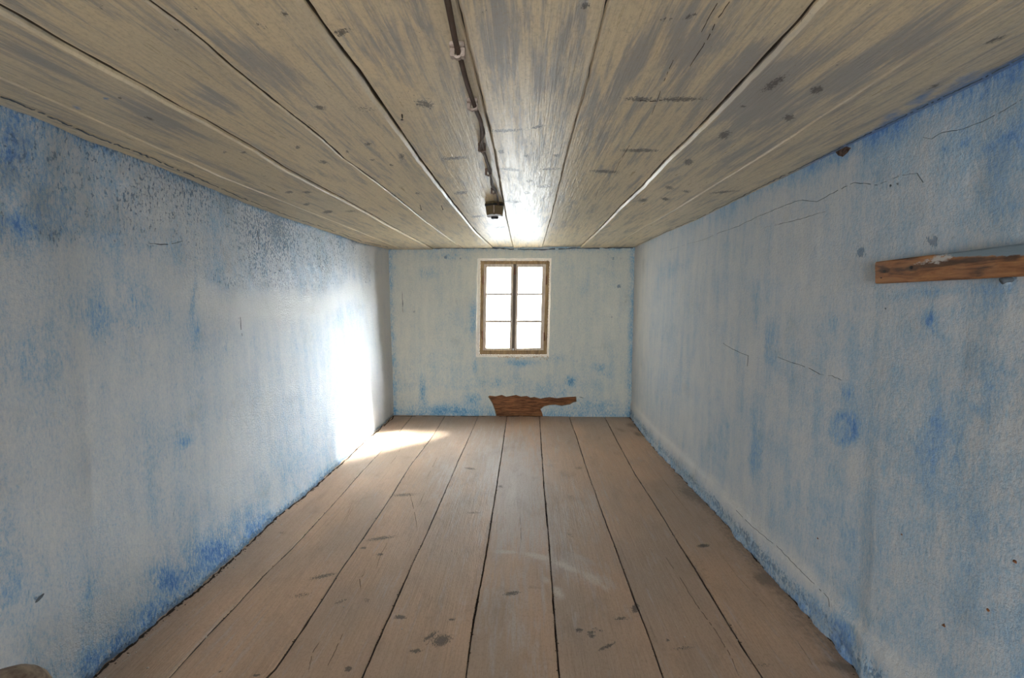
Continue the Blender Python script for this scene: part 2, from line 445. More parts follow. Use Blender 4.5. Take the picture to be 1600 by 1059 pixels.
# ------------------------------------------------------------------ side walls
def side_wall(name, left, mat):
    ys = np.concatenate([np.arange(YB - 0.1, 0.7, 0.06), np.arange(0.7, 2.6, 0.0085), np.arange(2.6, D + 0.02, 0.013)])
    zs = np.arange(-0.06, H + 0.11, 0.012)
    Y, Z = np.meshgrid(ys, zs, indexing='ij')
    fb, ft = (FEF[0], CEF[0]) if left else (FEF[-1], CEF[-1])
    t = Z / H
    X = fb(Y) * (1 - t) + ft(Y) * t
    inner = 1 if left else -1
    k = sstep(0.0, 0.12, Z) * sstep(0.0, 0.10, H - Z)
    rough = (fbm(Y * 1.3, Z * 1.6, 3 + left, 3) - 0.5) * 0.022 * k
    rough += (fbm(Y * 14, Z * 11, 9 + left, 4) - 0.5) * 0.0045
    # ragged lumpy foot of the wall
    foot = np.exp(-(Z / 0.10) ** 2)
    rough += foot * (fbm(Y * 22, Z * 25, 21 + left, 3) - 0.5) * 0.028
    P0 = np.stack([X, Y, Z], -1).reshape(-1, 3)
    px, py = project(P0)
    vis = (P0[:, 1] > 0.3)
    zz, yy = P0[:, 2], P0[:, 1]
    if left:
        scab = sstep(0.0, 1, 1 - np.abs(py - (150 + 0.44 * px)) / 200) * 0  # placeholder
        topz = H - zz
        # flaked band below the ceiling, its lower edge wanders
        lim = 0.50 + 0.14 * (fbm(yy * 1.2, yy * 0 + 3, 5, 3) - 0.5) * 2 - 0.10 * sstep(3.4, 4.6, yy)
        flake = sstep(lim + 0.05, lim - 0.05, topz) * sstep(4.9, 4.6, yy)
        rough += ((fbm(Y * 9, Z * 8, 31, 4) - 0.5) * 0.022).reshape(X.shape) * flake.reshape(X.shape)
        blue = 0.45 * np.exp(-(topz / 0.045) ** 2) + 0.40 * np.exp(-(zz / 0.07) ** 2) * sstep(4.5, 3.2, yy)
        blue += 0.14 * flake * sstep(4.2, 1.5, yy)
        blue += blobs(px, py, [(262,905,30,34,-60,0.85),(330,862,46,28,-25,0.9),(290,900,60,22,-40,0.6),(235,955,50,24,-45,0.6),(180,1010,50,24,-45,0.65),
            (130,1035,40,20,-35,0.5),(400,822,34,16,-35,0.6),(350,845,80,26,-42,0.5),(291,690,9,12,0,0.6),(304,465,5,32,5,0.6),(310,520,5,20,4,0.35),
            (354,540,4,26,0,0.4),(20,240,40,60,0,0.45),(90,365,12,12,0,0.5),(40,350,70,25,0,0.35),(80,300,60,50,0,0.25),(170,485,60,40,0,0.28),
            (230,230,60,10,24,0.35),(70,180,70,12,24,0.5),(215,480,30,60,0,0.25),(60,560,60,80,0,0.18),(140,925,14,40,20,0.3),(470,720,70,50,-40,0.15),(20,940,50,90,0,0.22)])
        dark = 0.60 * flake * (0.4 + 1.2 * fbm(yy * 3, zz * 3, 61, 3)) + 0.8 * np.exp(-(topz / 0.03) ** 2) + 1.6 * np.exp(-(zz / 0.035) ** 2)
        dark += blobs(px, py, [(35,240,30,40,0,0.5),(90,370,14,16,0,0.7),(85,245,14,10,0,0.6),(200,310,30,20,0,0.3),(62,934,9,4,-25,2.2),(210,530,50,50,0,0.35),
            (375,500,5,14,0,0.6),(440,370,70,36,22,0.40),(330,310,50,26,20,0.3),(520,590,0.1,0.1,0,0)])
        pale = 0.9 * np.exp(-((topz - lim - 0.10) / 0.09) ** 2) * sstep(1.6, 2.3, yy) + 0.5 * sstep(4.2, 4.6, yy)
    else:
        topz = H - zz
        blue = 0.42 * np.exp(-(topz / 0.06) ** 2) * (0.5 + 0.8 * sstep(3.2, 1.4, yy)) + 0.36 * np.exp(-(zz / 0.11) ** 2)
        blue += 0.13 * sstep(2.6, 1.3, yy) * sstep(1.7, 1.0, zz) + 0.10 * sstep(3.5, 1.6, yy)
        r = np.hypot((px - 1316) / 22.0, (py - 668) / 26.0)
        blue += 0.42 * np.exp(-((r - 0.85) / 0.30) ** 2) + 0.2 * (r < 0.8)
        blue += blobs(px, py, [(1318,612,14,14,0,0.35),(1448,498,11,20,5,0.65),(1462,522,20,5,35,0.35),(1300,505,9,14,0,0.35),(1275,612,6,6,0,0.25),
            (1510,224,10,6,-20,0.5),(1478,234,6,6,0,0.5),(1545,213,8,5,-20,0.4),(1290,335,8,20,0,0.25),(1205,545,14,60,0,0.28),(1180,470,8,50,0,0.3),
            (1150,560,8,30,0,0.25),(1180,700,10,60,0,0.4),(1130,690,12,50,0,0.3),(1060,600,14,30,0,0.25),(1375,735,6,14,0,0.4),(1500,490,30,14,0,0.3),
            (1525,470,40,20,0,0.2),(1560,620,50,90,0,0.2),(1480,700,60,60,0,0.2),(1320,970,50,24,40,0.3),(1560,330,60,40,0,0.2),(1480,455,120,8,-4,0.35),
            (1600,210,160,50,-25,0.3),(1050,420,30,20,-20,0.3)])
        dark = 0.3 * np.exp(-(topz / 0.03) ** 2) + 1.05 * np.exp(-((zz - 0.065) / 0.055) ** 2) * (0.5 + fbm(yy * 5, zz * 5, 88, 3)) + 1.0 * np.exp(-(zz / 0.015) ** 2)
        dark += blobs(px, py, [(1343,394,8,12,0,1.9),(1455,377,11,10,0,2.1),(1485,370,5,4,0,2.1),(1582,436,9,8,0,1.6)])
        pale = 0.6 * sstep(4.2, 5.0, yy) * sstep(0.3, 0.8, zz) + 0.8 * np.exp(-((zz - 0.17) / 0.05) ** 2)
        # low ledge of thicker plaster above the floor
        rough += (sstep(0.20, 0.16, Z) * 0.012)
    X = X + inner * (rough - 0.004)
    P = np.stack([X, Y, Z], -1).reshape(-1, 3)
    vis = vis.astype(float)
    o = mesh_obj(name, P, grid_faces(len(ys), len(zs), flip=not left), mat,
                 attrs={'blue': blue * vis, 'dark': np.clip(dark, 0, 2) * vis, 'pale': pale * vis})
    structure(o)
    surf = lambda y, z: float((fb(y) * (1 - z / H) + ft(y) * z / H))
    return o, surf
wall_left, XL = side_wall('wall_left', True, M_WL)
wall_right, XR = side_wall('wall_right', False, M_WR)

# ------------------------------------------------------------------ end wall with its window opening and the broken plaster patch
win_px = [(746.5,404),(861.5,403.5),(857.5,557.5),(743.5,557.5)]
def wobble_line(a, b, n, amp):
    out = []
    for i in range(n):
        t = i / n
        out.append((a[0] + (b[0] - a[0]) * t + random.uniform(-amp, amp), a[1] + (b[1] - a[1]) * t + random.uniform(-amp, amp)))
    return out
wp = []
for i in range(4):
    a, b = win_px[i], win_px[(i + 1) % 4]
    wp += [a] + wobble_line(a, b, 14, 0.45)[1:]
patch_px = [(762.6,619.6),(765,618),(774,619),(784,616.8),(791,619.5),(799,618.2),(806.5,616.8),(814,619.4),(823,618.4),(829,621),(835,620),(844.5,622.6),
            (852,621),(858.8,620.2),(870.6,622),(880,620.6),(888.5,620),(900.4,619.4),(901,627.3),(895.6,628.5),(891,631.5),(877.8,633.9),(868,632.2),(858.8,632.7),
            (850.5,634.5),(844.5,639.2),(846.5,643.5),(848,648),(849,656),(775.6,656),(774.8,648),(773,640.4),(771,634),(768.5,628.5),(766,625)]
def to_wall(lst, y=D): return [(float(on_y(x, yy, y)[0]), float(on_y(x, yy, y)[2])) for x, yy in lst]
wl, ppl = to_wall(wp), to_wall(patch_px)
x0, x1 = XL(D, 1) - 0.25, XR(D, 1) + 0.25
outer = [(x0, -0.06), (x1, -0.06), (x1, H + 0.1), (x0, H + 0.1)]
def inside(p, poly):
    c = False; n = len(poly); j = n - 1
    for i in range(n):
        if (poly[i][1] > p[1]) != (poly[j][1] > p[1]) and p[0] < (poly[j][0] - poly[i][0]) * (p[1] - poly[i][1]) / (poly[j][1] - poly[i][1]) + poly[i][0]:
            c = not c
        j = i
    return c
pts = []; edges = []
def add_loop(lp):
    s = len(pts); pts.extend(lp); n = len(lp)
    edges.extend([(s + i, s + (i + 1) % n) for i in range(n)])
    return s
add_loop(outer); sw = add_loop(wl); sp_ = add_loop([(x, max(z, -0.055)) for x, z in ppl])
step = 0.014
gx = np.arange(x0 + step, x1 - step / 2, step); gz = np.arange(-0.05, H + 0.09, step)
def bbox(l, m=0.012): xs = [a for a, b in l]; zs = [b for a, b in l]; return min(xs) - m, max(xs) + m, min(zs) - m, max(zs) + m
bw, bp = bbox(wl), bbox(ppl)
for x in gx:
    for z in gz:
        x_, z_ = x + random.uniform(-.003, .003), z + random.uniform(-.003, .003)
        if bw[0] < x_ < bw[1] and bw[2] < z_ < bw[3]: continue
        if bp[0] < x_ < bp[1] and bp[2] < z_ < bp[3] and inside((x_, z_), ppl): continue
        pts.append((x_, z_))
V2, E2, F2, *_ = delaunay_2d_cdt([Vector(p) for p in pts], edges, [], 0, 1e-5)
V = np.array([(v.x, v.y) for v in V2])
keep = []
for f in F2:
    c = V[list(f)].mean(0)
    if inside(c, wl) or inside(c, ppl): continue
    keep.append(tuple(f))
dy = (fbm(V[:, 0] * 1.4, V[:, 1] * 1.4, 40, 3) - 0.5) * 0.02 + (fbm(V[:, 0] * 13, V[:, 1] * 13, 41, 3) - 0.5) * 0.006
PW = np.stack([V[:, 0], D + dy * 0.7, V[:, 1]], 1)
ppx, ppy = project(PW)
edgeL = np.abs(V[:, 0] - np.array([XL(D, z) for z in V[:, 1]])); edgeR = np.abs(np.array([XR(D, z) for z in V[:, 1]]) - V[:, 0])
blueB = 0.42 * np.exp(-(edgeL / 0.05) ** 2) + 0.5 * np.exp(-(edgeR / 0.05) ** 2) + 0.45 * np.exp(-((H - V[:, 1]) / 0.05) ** 2) + 0.42 * np.exp(-(V[:, 1] / 0.11) ** 2)
blueB += 0.10 * sstep(0.9, 0.4, V[:, 1])
blueB += blobs(ppx, ppy, [(892,596,9,8,0,0.9),(888,592,6,5,0,0.6),(815,567,28,6,0,0.55),(742,575,5,12,0,0.4),(660,610,5,20,0,0.5),(664,628,5,12,0,0.35),(740,500,6,40,0,0.4),
   (868,560,18,8,0,0.35),(938,575,10,8,0,0.4),(950,585,8,8,0,0.25),(770,600,60,14,0,0.25),(860,610,40,14,0,0.25),(740,625,14,12,0,0.5),(700,640,70,9,0,0.4),(930,632,40,10,0,0.35),
   (865,500,5,40,0,0.22),(670,425,16,10,0,0.25),(945,425,14,8,0,0.2),(700,400,40,7,0,0.35)])
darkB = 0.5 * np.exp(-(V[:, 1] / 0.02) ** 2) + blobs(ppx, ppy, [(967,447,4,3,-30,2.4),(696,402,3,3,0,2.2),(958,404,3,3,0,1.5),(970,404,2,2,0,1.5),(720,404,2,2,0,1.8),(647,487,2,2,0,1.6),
   (956,495,2,2,0,1.4),(978,471,2,2,0,1.2),(892,597,5,4,0,0.7),(642,548,16,30,0,0.35),(629,520,20,60,0,0.2)])
wall_back = mesh_obj('wall_back', PW, keep, M_WB, attrs={'blue': blueB, 'dark': darkB, 'pale': 0.15 + 0 * darkB})
bpy.context.view_layer.update()
me = wall_back.data
# normals should look into the room (towards -Y)
if sum(p.normal.y for p in me.polygons) > 0: me.flip_normals()
structure(wall_back)

def ribbon(name, loop2, y0, y1, mat, parent, shrink=0.0, jit=0.0):
    """inward facing return around an opening"""
    n = len(loop2); cx = sum(a for a, b in loop2) / n; cz = sum(b for a, b in loop2) / n
    vs_ = []
    for a, b in loop2: vs_.append((a, y0, b))
    for a, b in loop2:
        vs_.append((a + (cx - a) * shrink + random.uniform(-jit, jit), y1, b + (cz - b) * shrink + random.uniform(-jit, jit)))
    fs = [(i, (i + 1) % n, n + (i + 1) % n, n + i) for i in range(n)]
    return mesh_obj(name, vs_, fs, mat, parent, smooth=False)
ribbon('broken_edge', ppl, D - 0.003, D + 0.030, M_EDGE, wall_back, 0.012, 0.002)
# exposed beam behind the missing plaster: three hewn, slightly bulging bands
bx0, bx1, bz1 = bp[0] - 0.06, bp[1] + 0.06, bp[3] + 0.05
bxs = np.arange(bx0, bx1, 0.02); bzs = np.arange(-0.05, bz1, 0.008)
BX, BZ = np.meshgrid(bxs, bzs, indexing='ij')
BY = D + 0.027 + (fbm(BX * 6, BZ * 40, 55, 4) - 0.5) * 0.02
beam = mesh_obj('exposed_beam', np.stack([BX, BY, BZ], -1).reshape(-1, 3), grid_faces(len(bxs), len(bzs)), M_BEAM, wall_back)

# outer part of the wall opening (thick masonry)
ox0, ox1, oz0, oz1 = bw[0] + 0.01, bw[1] - 0.01, bw[2] + 0.01, bw[3] - 0.01
OUT = 0.24
bm = bmesh.new()
def quad(bm, a, b, c, d): bm.faces.new([bm.verts.new(p) for p in (a, b, c, d)])
ya, yb = D + 0.055, D + OUT
quad(bm, (ox0, ya, oz0), (ox0, yb, oz0), (ox0, yb, oz1), (ox0, ya, oz1))
quad(bm, (ox1, ya, oz0), (ox1, ya, oz1), (ox1, yb, oz1), (ox1, yb, oz0))
quad(bm, (ox0, ya, oz0), (ox1, ya, oz0), (ox1, yb, oz0), (ox0, yb, oz0))
quad(bm, (ox0, ya, oz1), (ox0, yb, oz1), (ox1, yb, oz1), (ox1, ya, oz1))
for (a, b, c, d) in ((-3.2, -0.3, ox0, 3.2), (ox1, -0.3, 3.2, 3.2), (ox0, -0.3, ox1, oz0), (ox0, oz1, ox1, 3.2)):
    quad(bm, (a, yb, b), (c, yb, b), (c, yb, d), (a, yb, d))
bm_obj('outer_masonry', bm, M_MASON, wall_back)

# ------------------------------------------------------------------ window
window = empty('window_1', (float(on_y(803, 556, D)[0]), D + 0.03, float(on_y(803, 556, D)[2])))
structure(window)
WB = tuple(window.location)
# plaster rim: raw white return between wall face and frame
def wlerp(u, v):
    """u,v in nominal window pixels; leans the opening the way the photograph shows it"""
    t = (v - 407) / 147.0
    lft, rgt = 750.4 - 1.4 * t, 859.0 - 4.4 * t
    return lft + (u - 750) / 109.0 * (rgt - lft), v
def wbox(bm, u0, v0, u1, v1, ya, yb, ch=0.0):
    q = [wlerp(u0, v0), wlerp(u1, v0), wlerp(u1, v1), wlerp(u0, v1)]
    P = [on_y(x, y, D) for x, y in q]
    fr = [bm.verts.new((p[0], ya, p[2])) for p in P]
    bk = [bm.verts.new((p[0], yb, p[2])) for p in P]
    bm.faces.new(fr); bm.faces.new(bk[::-1])
    es = []
    for i in range(4):
        bm.faces.new((fr[i], bk[i], bk[(i + 1) % 4], fr[(i + 1) % 4]))
    if ch:
        bm.edges.ensure_lookup_table()
        ed = [e for e in bm.edges if all(v in fr for v in e.verts)]
        bmesh.ops.bevel(bm, geom=ed, offset=ch, segments=1, affect='EDGES')
def wpart(name, boxes, mat, parent=window, ch=0.003):
    bm = bmesh.new()
    for b in boxes: wbox(bm, *b, ch=ch)
    o = bm_obj(name, bm, mat, parent)
    if parent is window: sub(o, WB)
    return o
rim_pts = wl
n = len(rim_pts); inner_loop = [(a, b) for a, b in to_wall([wlerp(u, v) for u, v in
          [(750 + 109 * k / 14, 407) for k in range(14)] + [(859, 407 + 147 * k / 14) for k in range(14)] +
          [(859 - 109 * k / 14, 554) for k in range(14)] + [(750, 554 - 147 * k / 14) for k in range(14)]])]
vs_ = [(a, D - 0.004, b) for a, b in rim_pts] + [(a, D + 0.022, b) for a, b in inner_loop]
fs = [(i, (i + 1) % n, n + (i + 1) % n, n + i) for i in range(n)]
sub(mesh_obj('plaster_rim', vs_, fs, M_RIM, window, smooth=False), WB)
wpart('window_frame', [(750,407,755.5,554,D+.020,D+.075),(853.5,407,859,554,D+.020,D+.075),(755.5,407,853.5,412.3,D+.020,D+.075),(755.5,547.5,853.5,554,D+.020,D+.075)], M_FRAME)
for (a, b, c, d) in ((755.0, 760.4, 798.4, 803.2), (805.6, 810.2, 847.8, 854.0)):
    sash = wpart('window_sash', [(a,411.6,b,548.2,D+.032,D+.066),(c,411.6,d,548.2,D+.032,D+.066),(b,411.6,c,416.8,D+.032,D+.066),(b,544.2,c,548.2,D+.032,D+.066)], M_SASH)
    wpart('glazing_bar', [(b,457.8,c,461.0,D+.038,D+.058)], M_SASH, sash, 0.001)
    wpart('glazing_bar', [(b,500.8,c,504.0,D+.038,D+.058)], M_SASH, sash, 0.001)
    for g0, g1 in ((416.8,458.2),(460.6,501.2),(503.6,544.2)):
        wpart('pane', [(b,g0,c,g1,D+.047,D+.050)], M_GLASS, sash, 0)
strip = wpart('cover_strip', [(802.0,411,806.6,549,D+.022,D+.040)], M_STRIP)
wpart('bolt', [(803.4,418,805.0,428,D+.012,D+.022),(802.6,427,805.8,429,D+.010,D+.022)], M_RUST)
wpart('bolt', [(803.0,544.5,805.4,547.5,D+.012,D+.022)], M_GLASSRIM)
for hx, hy in ((754.6,438),(754.2,524),(854.6,438),(854.0,526)):
    bm = bmesh.new(); c = on_y(*wlerp(hx, hy), D)
    bmesh.ops.create_cone(bm, cap_ends=True, segments=10, radius1=.007, radius2=.007, depth=.085, matrix=Matrix.Translation((c[0], D + .020, c[2])))
    for dz in (-.043, .043): bmesh.ops.create_uvsphere(bm, u_segments=8, v_segments=6, radius=.008, matrix=Matrix.Translation((c[0], D + .020, c[2] + dz)))
    sub(bm_obj('hinge', bm, M_RUST, window, True), WB)
# ragged bits of plaster and fibre under the window
bm = bmesh.new()
for k in range(60):
    u = random.uniform(778, 856); v = 556.5 + abs(random.gauss(0, 2.0)) * (1 if u > 784 else .3)
    c = on_y(u, v, D); s = random.uniform(.003, .011)
    m = Matrix.Translation((c[0], D - .006, c[2])) @ Matrix.Rotation(random.uniform(0, 6), 4, 'Y') @ Matrix.Diagonal((s * random.uniform(.8, 2.2), s * .7, s * .6, 1))
    bmesh.ops.create_icosphere(bm, subdivisions=1, radius=1, matrix=m)
    for vv in bm.verts[-12:] if False else []: pass
cr = bm_obj('ragged_plaster', bm, simple('ragged_edge', (0.62, 0.54, 0.42), 0.95, 0.1, scale=60, col2=(0.36, 0.27, 0.18)), wall_back); cr['kind'] = 'stuff'

# ------------------------------------------------------------------ wall behind the camera, with an unseen doorway added for the fill light
bm = bmesh.new()
xa, xb = XL(YB, 1) - .3, XR(YB, 1) + .3
da, db, dz = -1.12, 0.82, 2.02
for (a, b, c, d) in ((xa, -.06, da, H + .1), (db, -.06, xb, H + .1), (da, dz, db, H + .1)):
    quad(bm, (a, YB, b), (c, YB, b), (c, YB, d), (a, YB, d))
for (p, q) in (((da, -.06), (da, dz)), ((db, -.06), (db, dz)), ((da, dz), (db, dz))):
    quad(bm, (p[0], YB, p[1]), (q[0], YB, q[1]), (q[0], YB - .3, q[1]), (p[0], YB - .3, p[1]))
wf = structure(bm_obj('wall_front', bm, M_WB))

# ------------------------------------------------------------------ planks
def plank(name, fa, fb, z_face, thick, up, mat, parent, gap, seed, chamfer=0.004, cup=0.0, zone='floor', pale=(0, 0)):
    """one long board between two measured edges; the visible face is at z_face"""
    ys = np.concatenate([np.arange(YB, 0.6, 0.2), np.arange(0.6, 3.0, 0.011), np.arange(3.0, D + 0.012, 0.02)])
    L = fa(ys) + gap / 2 + (fbm(ys * 16, ys * 0, seed, 4) - .5) * .006
    R = fb(ys) - gap / 2 + (fbm(ys * 16, ys * 0 + 7, seed + 1, 4) - .5) * .006
    w = float(np.mean(R - L)); nc = max(8, int(w / 0.012))
    s = 1 if up else -1                    # up: visible face looks up (floor)
    cols = []
    pl_, pr_ = max(pale[0], chamfer + .0006), max(pale[1], chamfer + .0006)
    cols.append((L, z_face - s * thick)); cols.append((L, z_face - s * (pl_ + .0012))); cols.append((L, z_face - s * pl_)); cols.append((L, z_face - s * chamfer))
    for k in range(nc + 1):
        t = k / nc
        x = (L + chamfer) * (1 - t) + (R - chamfer) * t
        z = z_face + s * (cup * (4 * t * (1 - t)) + (fbm(ys * 2.2, ys * 0 + t * 2.5, seed + 5, 3) - .5) * .003)
        cols.append((x, z))
    cols.append((R, z_face - s * chamfer)); cols.append((R, z_face - s * pr_)); cols.append((R, z_face - s * (pr_ + .0012))); cols.append((R, z_face - s * thick))
    nv = len(cols)
    P = np.zeros((len(ys), nv, 3))
    for k, (x, z) in enumerate(cols):
        P[:, k, 0] = x; P[:, k, 1] = ys; P[:, k, 2] = z
    P = P.reshape(-1, 3)
    px, py = project(P)
    vis = (P[:, 1] > .3).astype(float)
    kx = np.tile(np.arange(nv), len(ys))
    if zone == 'floor':
        at = floor_attrs(P, px, py)
    else:
        at = ceil_attrs(P, px, py)
    edge = ((kx <= 4) | (kx >= nv - 5)).astype(float)
    deep = ((kx <= 1) | (kx >= nv - 2)).astype(float)
    at['dirt'] = at['dirt'] + edge * (0.36 if zone == 'floor' else 0.10)
    at['deep'] = deep
    at['rubbed_highlight'] = ((kx == 3) | (kx == 4) | (kx == nv - 5) | (kx == nv - 4)).astype(float)  # pale edge line: worn paint plus a highlight put into the colour
    at = {k: v * vis for k, v in at.items()}
    fcs = grid_faces(len(ys), nv, flip=up is False)
    o = mesh_obj(name, P, fcs, mat, parent, attrs=at, smooth=False)
    if o.data.polygons[len(o.data.polygons) // 2].normal.z * s < 0: o.data.flip_normals()
    return o

def floor_attrs(P, px, py):
    eR = np.abs(P[:, 0] - FEF[-1](P[:, 1])); eL = np.abs(P[:, 0] - FEF[0](P[:, 1])); eF = np.abs(D - P[:, 1])
    dirt = 0.50 * np.exp(-(eR / 0.10) ** 2) + 0.42 * np.exp(-(eL / 0.05) ** 2) + 0.40 * np.exp(-(eF / 0.06) ** 2) + 0.25 * sstep(.45, .0, eR) * sstep(4.6, 2.6, P[:, 1])
    dirt += blobs(px, py, [(1095,885,14,60,-28,0.45),(1150,960,14,50,-30,0.35),(1095,853,9,3,0,1.0),(1070,770,24,8,30,0.4),(1190,905,18,8,20,0.5),(1310,1040,50,5,12,0.5),
        (1175,975,20,5,-10,0.35),(925,885,12,6,20,0.5),(835,918,24,6,0,0.6),(785,955,5,50,0,0.45),(860,960,5,50,-5,0.4),(970,672,14,4,20,0.7),(996,678,8,3,20,0.7),(985,664,12,4,10,0.6),(936,684,6,5,30,0.6),
        (340,1040,40,20,0,0.35),(500,1030,40,20,0,0.3),(660,688,16,4,0,0.4),(660,1040,40,12,0,0.1),(1140,980,10,30,-30,0.3)])
    smear = blobs(px, py, [(800,760,60,90,0,1.0),(790,700,90,40,0,0.5),(830,830,90,50,0,0.7),(800,960,60,90,0,0.5),(700,760,40,60,0,0.5),(920,800,40,60,0,0.4),(880,880,60,30,20,0.7),(940,905,30,8,30,0.8),(900,870,40,7,22,0.8)])
    # swept arc left by something dragged
    r = np.hypot((px - 800) , (py - 1000) * 1.6)
    knot = blobs(px, py, [(690,1000,16,9,-15,1.0),(672,994,16,3,-35,1.0),(625,964,8,3,5,1.3),(706,968,4,2,5,1.3),(650,1017,9,3,0,1.2),(544,1045,4,3,0,1.8),(401,1054,4,2,0,1.6),(345,1050,4,2,0,1.2),
        (800,927,14,3,-10,1.0),(923,988,6,3,0,1.2),(905,984,7,3,0,1.2),(925,994,5,3,0,1.2),(948,1010,16,3,-25,1.1),(935,984,12,3,25,0.8),(993,950,6,8,20,1.1),(970,966,12,3,-3,0.9),
        (505,900,24,3,-12,0.9),(612,772,0.1,0.1,0,0),(632,773,22,3,-3,0.8),(595,841,24,3,-8,0.9),(470,930,22,5,-8,0.6),(532,940,14,3,-20,0.7),(573,938,6,5,0,0.7),(594,866,5,2,0,1.2),(568,856,5,2,0,1.1),
        (1043,1000,4,3,0,1.0),(1068,1012,20,3,-4,0.8),(1258,920,20,3,25,0.7),(1195,1038,24,4,0,0.6),(890,835,10,3,30,0.7),(891,775,8,4,30,0.6),(905,731,8,3,0,0.7),(735,732,10,2,6,0.8),(782,760,5,2,0,0.9),(740,801,14,2,0,0.7),
        (440,832,8,3,0,0.6),(465,770,4,2,0,0.8),(1100,852,8,3,0,1.2)], 1.3)
    dust = blobs(px, py, [(790,862,30,5,2,.8),(840,869,32,6,12,1.0),(885,885,30,7,23,1.0),(925,904,26,9,32,1.0),(945,918,14,7,35,.8),(872,925,20,10,48,.9),(852,905,14,8,40,.7),
        (775,745,12,60,-8,.5),(800,770,16,50,0,.6),(830,830,20,30,0,.5),(745,790,40,30,0,.35)])
    return {'dirt': dirt, 'smear': smear, 'knot': knot, 'dust': dust}

def ceil_attrs(P, px, py):
    eR = np.abs(P[:, 0] - CEF[-1](P[:, 1])); eL = np.abs(P[:, 0] - CEF[0](P[:, 1]))
    dirt = 0.12 * np.exp(-(eR / 0.03) ** 2) + 0.1 * np.exp(-(eL / 0.03) ** 2)
    dirt += blobs(px, py, [(740,160,12,8,20,0.45),(745,130,8,14,0,0.3),(1070,135,30,8,-60,0.2)])
    bluew = 0.95 * np.exp(-(eR / 0.035) ** 2) * sstep(2.6, 1.6, P[:, 1]) + 0.5 * np.exp(-(eL / 0.02) ** 2)
    bluew += blobs(px, py, [(1500,125,60,9,-28,0.6),(1440,152,50,9,-28,0.7),(1390,180,30,8,-28,0.6),(166,154,5,3,0,1.2),(120,168,14,4,20,0.7),(40,145,8,3,10,0.6),(60,150,12,3,10,0.5)])
    smear = blobs(px, py, [(1180,140,70,60,-40,0.9),(1330,120,90,30,-35,0.8),(1450,60,80,30,-35,0.5),(1080,60,60,60,-60,0.6),(780,60,40,80,0,0.6),(990,100,30,90,20,0.5),
        (860,120,30,80,15,0.4),(420,110,80,20,40,0.5),(330,150,40,16,30,0.6),(60,90,60,24,25,0.4),(240,180,60,14,25,0.5),(620,60,50,70,60,0.3),(920,170,30,60,0,0.4),(1140,230,50,40,0,0.3)])
    knot = blobs(px, py, [(533,50,13,7,-15,1.0),(664,162,17,8,10,0.9),(757,15,5,3,0,1.2),(914,9,7,7,0,1.1),(445,20,6,4,20,1.2),(277,46,7,6,50,0.7),(158,12,4,4,0,1.0),(297,56,3,3,0,1.0),(302,12,6,3,20,1.1),
        (408,40,10,4,20,0.8),(500,168,10,4,15,1.0),(570,170,22,6,8,0.6),(505,253,9,3,10,1.0),(543,237,3,3,0,1.0),(575,225,6,3,0,0.9),(628,244,4,5,0,1.1),(1277,140,9,5,-20,1.3),(1233,184,7,5,-10,1.4),
        (1210,130,24,6,-35,1.0),(1275,142,10,7,-30,0.9),(1132,211,10,6,-25,1.1),(1076,253,7,5,-10,1.3),(1161,166,5,2,0,1.1),(1000,155,26,4,1,1.0),(1065,155,36,4,0,1.0),(1000,235,36,3,0,1.0),(1045,293,8,3,10,1.0),
        (1005,313,8,3,0,1.0),(1040,311,8,3,12,1.0),(1130,300,24,2,-5,0.9),(1072,299,7,2,5,1.0),(945,268,24,3,3,1.0),(1555,62,18,3,-22,1.1),(1460,135,10,3,-20,1.0),(788,22,1,1,0,0),(790,204,30,3,-3,0.9),(840,198,16,3,-8,0.8),
        (710,247,24,3,-3,1.0),(800,265,18,2,6,1.0),(860,264,18,2,-3,0.8),(852,291,12,2,-4,1.1),(800,315,14,2,2,1.0),(720,301,12,3,-5,1.0),(745,338,10,2,-4,0.9),(782,355,10,2,-6,0.9),(783,237,4,3,0,1.2),(823,243,4,3,0,1.0),(870,243,4,2,0,1.2),
        (827,283,4,2,0,1.2),(823,301,4,2,0,1.2),(706,235,2,2,0,1.2),(452,300,6,2,-3,1.3),(480,300,8,2,0,1.1),(479,319,5,2,-6,1.2),(512,331,7,2,-6,1.5),(548,330,10,2,0,0.8),(411,275,6,2,20,0.7),(380,238,5,2,0,1.0),(351,238,3,2,0,1.2),
        (465,230,4,3,0,1.1),(528,329,0.1,0.1,0,0),(582,250,4,2,0,1),(612,258,4,2,20,1),(652,302,5,2,15,0.9),(233,185,9,2,20,1.1),(188,153,4,2,20,1.0),(700,32,0.1,0.1,0,0),(1240,30,12,3,0,0.4),(1080,25,14,4,-20,0.9),(1040,30,12,4,0,0.8)], 1.25)
    return {'dirt': dirt, 'smear': smear, 'knot': knot, 'bluewash': bluew}

floor = bmesh.new()
quad(floor, (xa, YB - 1.6, -.045), (xb, YB - 1.6, -.045), (xb, D + .3, -.045), (xa, D + .3, -.045))
floor = structure(bm_obj('floor', floor, M_DARK))
FZ = [0, .001, -.001, .001, 0, .001, -.001, .001]
GAPS = [.006, .006, .0065, .009, .0095, .008, .006]
fl_edges = [lambda y: FEF[0](y) - .05] + FEF[1:-1] + [lambda y: FEF[-1](y) + .05]
for i in range(8):
    plank('plank', fl_edges[i], fl_edges[i + 1], FZ[i], .035, True, M_FLOOR, floor, (.006 if i != 0 else .009), 100 + 10 * i, .0025, .0006, 'floor')
ceil = bmesh.new()
quad(ceil, (xa, YB - .3, H + .06), (xa, D + .3, H + .06), (xb, D + .3, H + .06), (xb, YB - .3, H + .06))
ceiling = structure(bm_obj('ceiling', ceil, M_DARK))
CZ = [-.024, -.025, -.011, -.012, 0.002, -.007, .002, -.012, -.008]
CG = [.006, .006, .0045, .005, .0045, .003, .003, .004, .004]
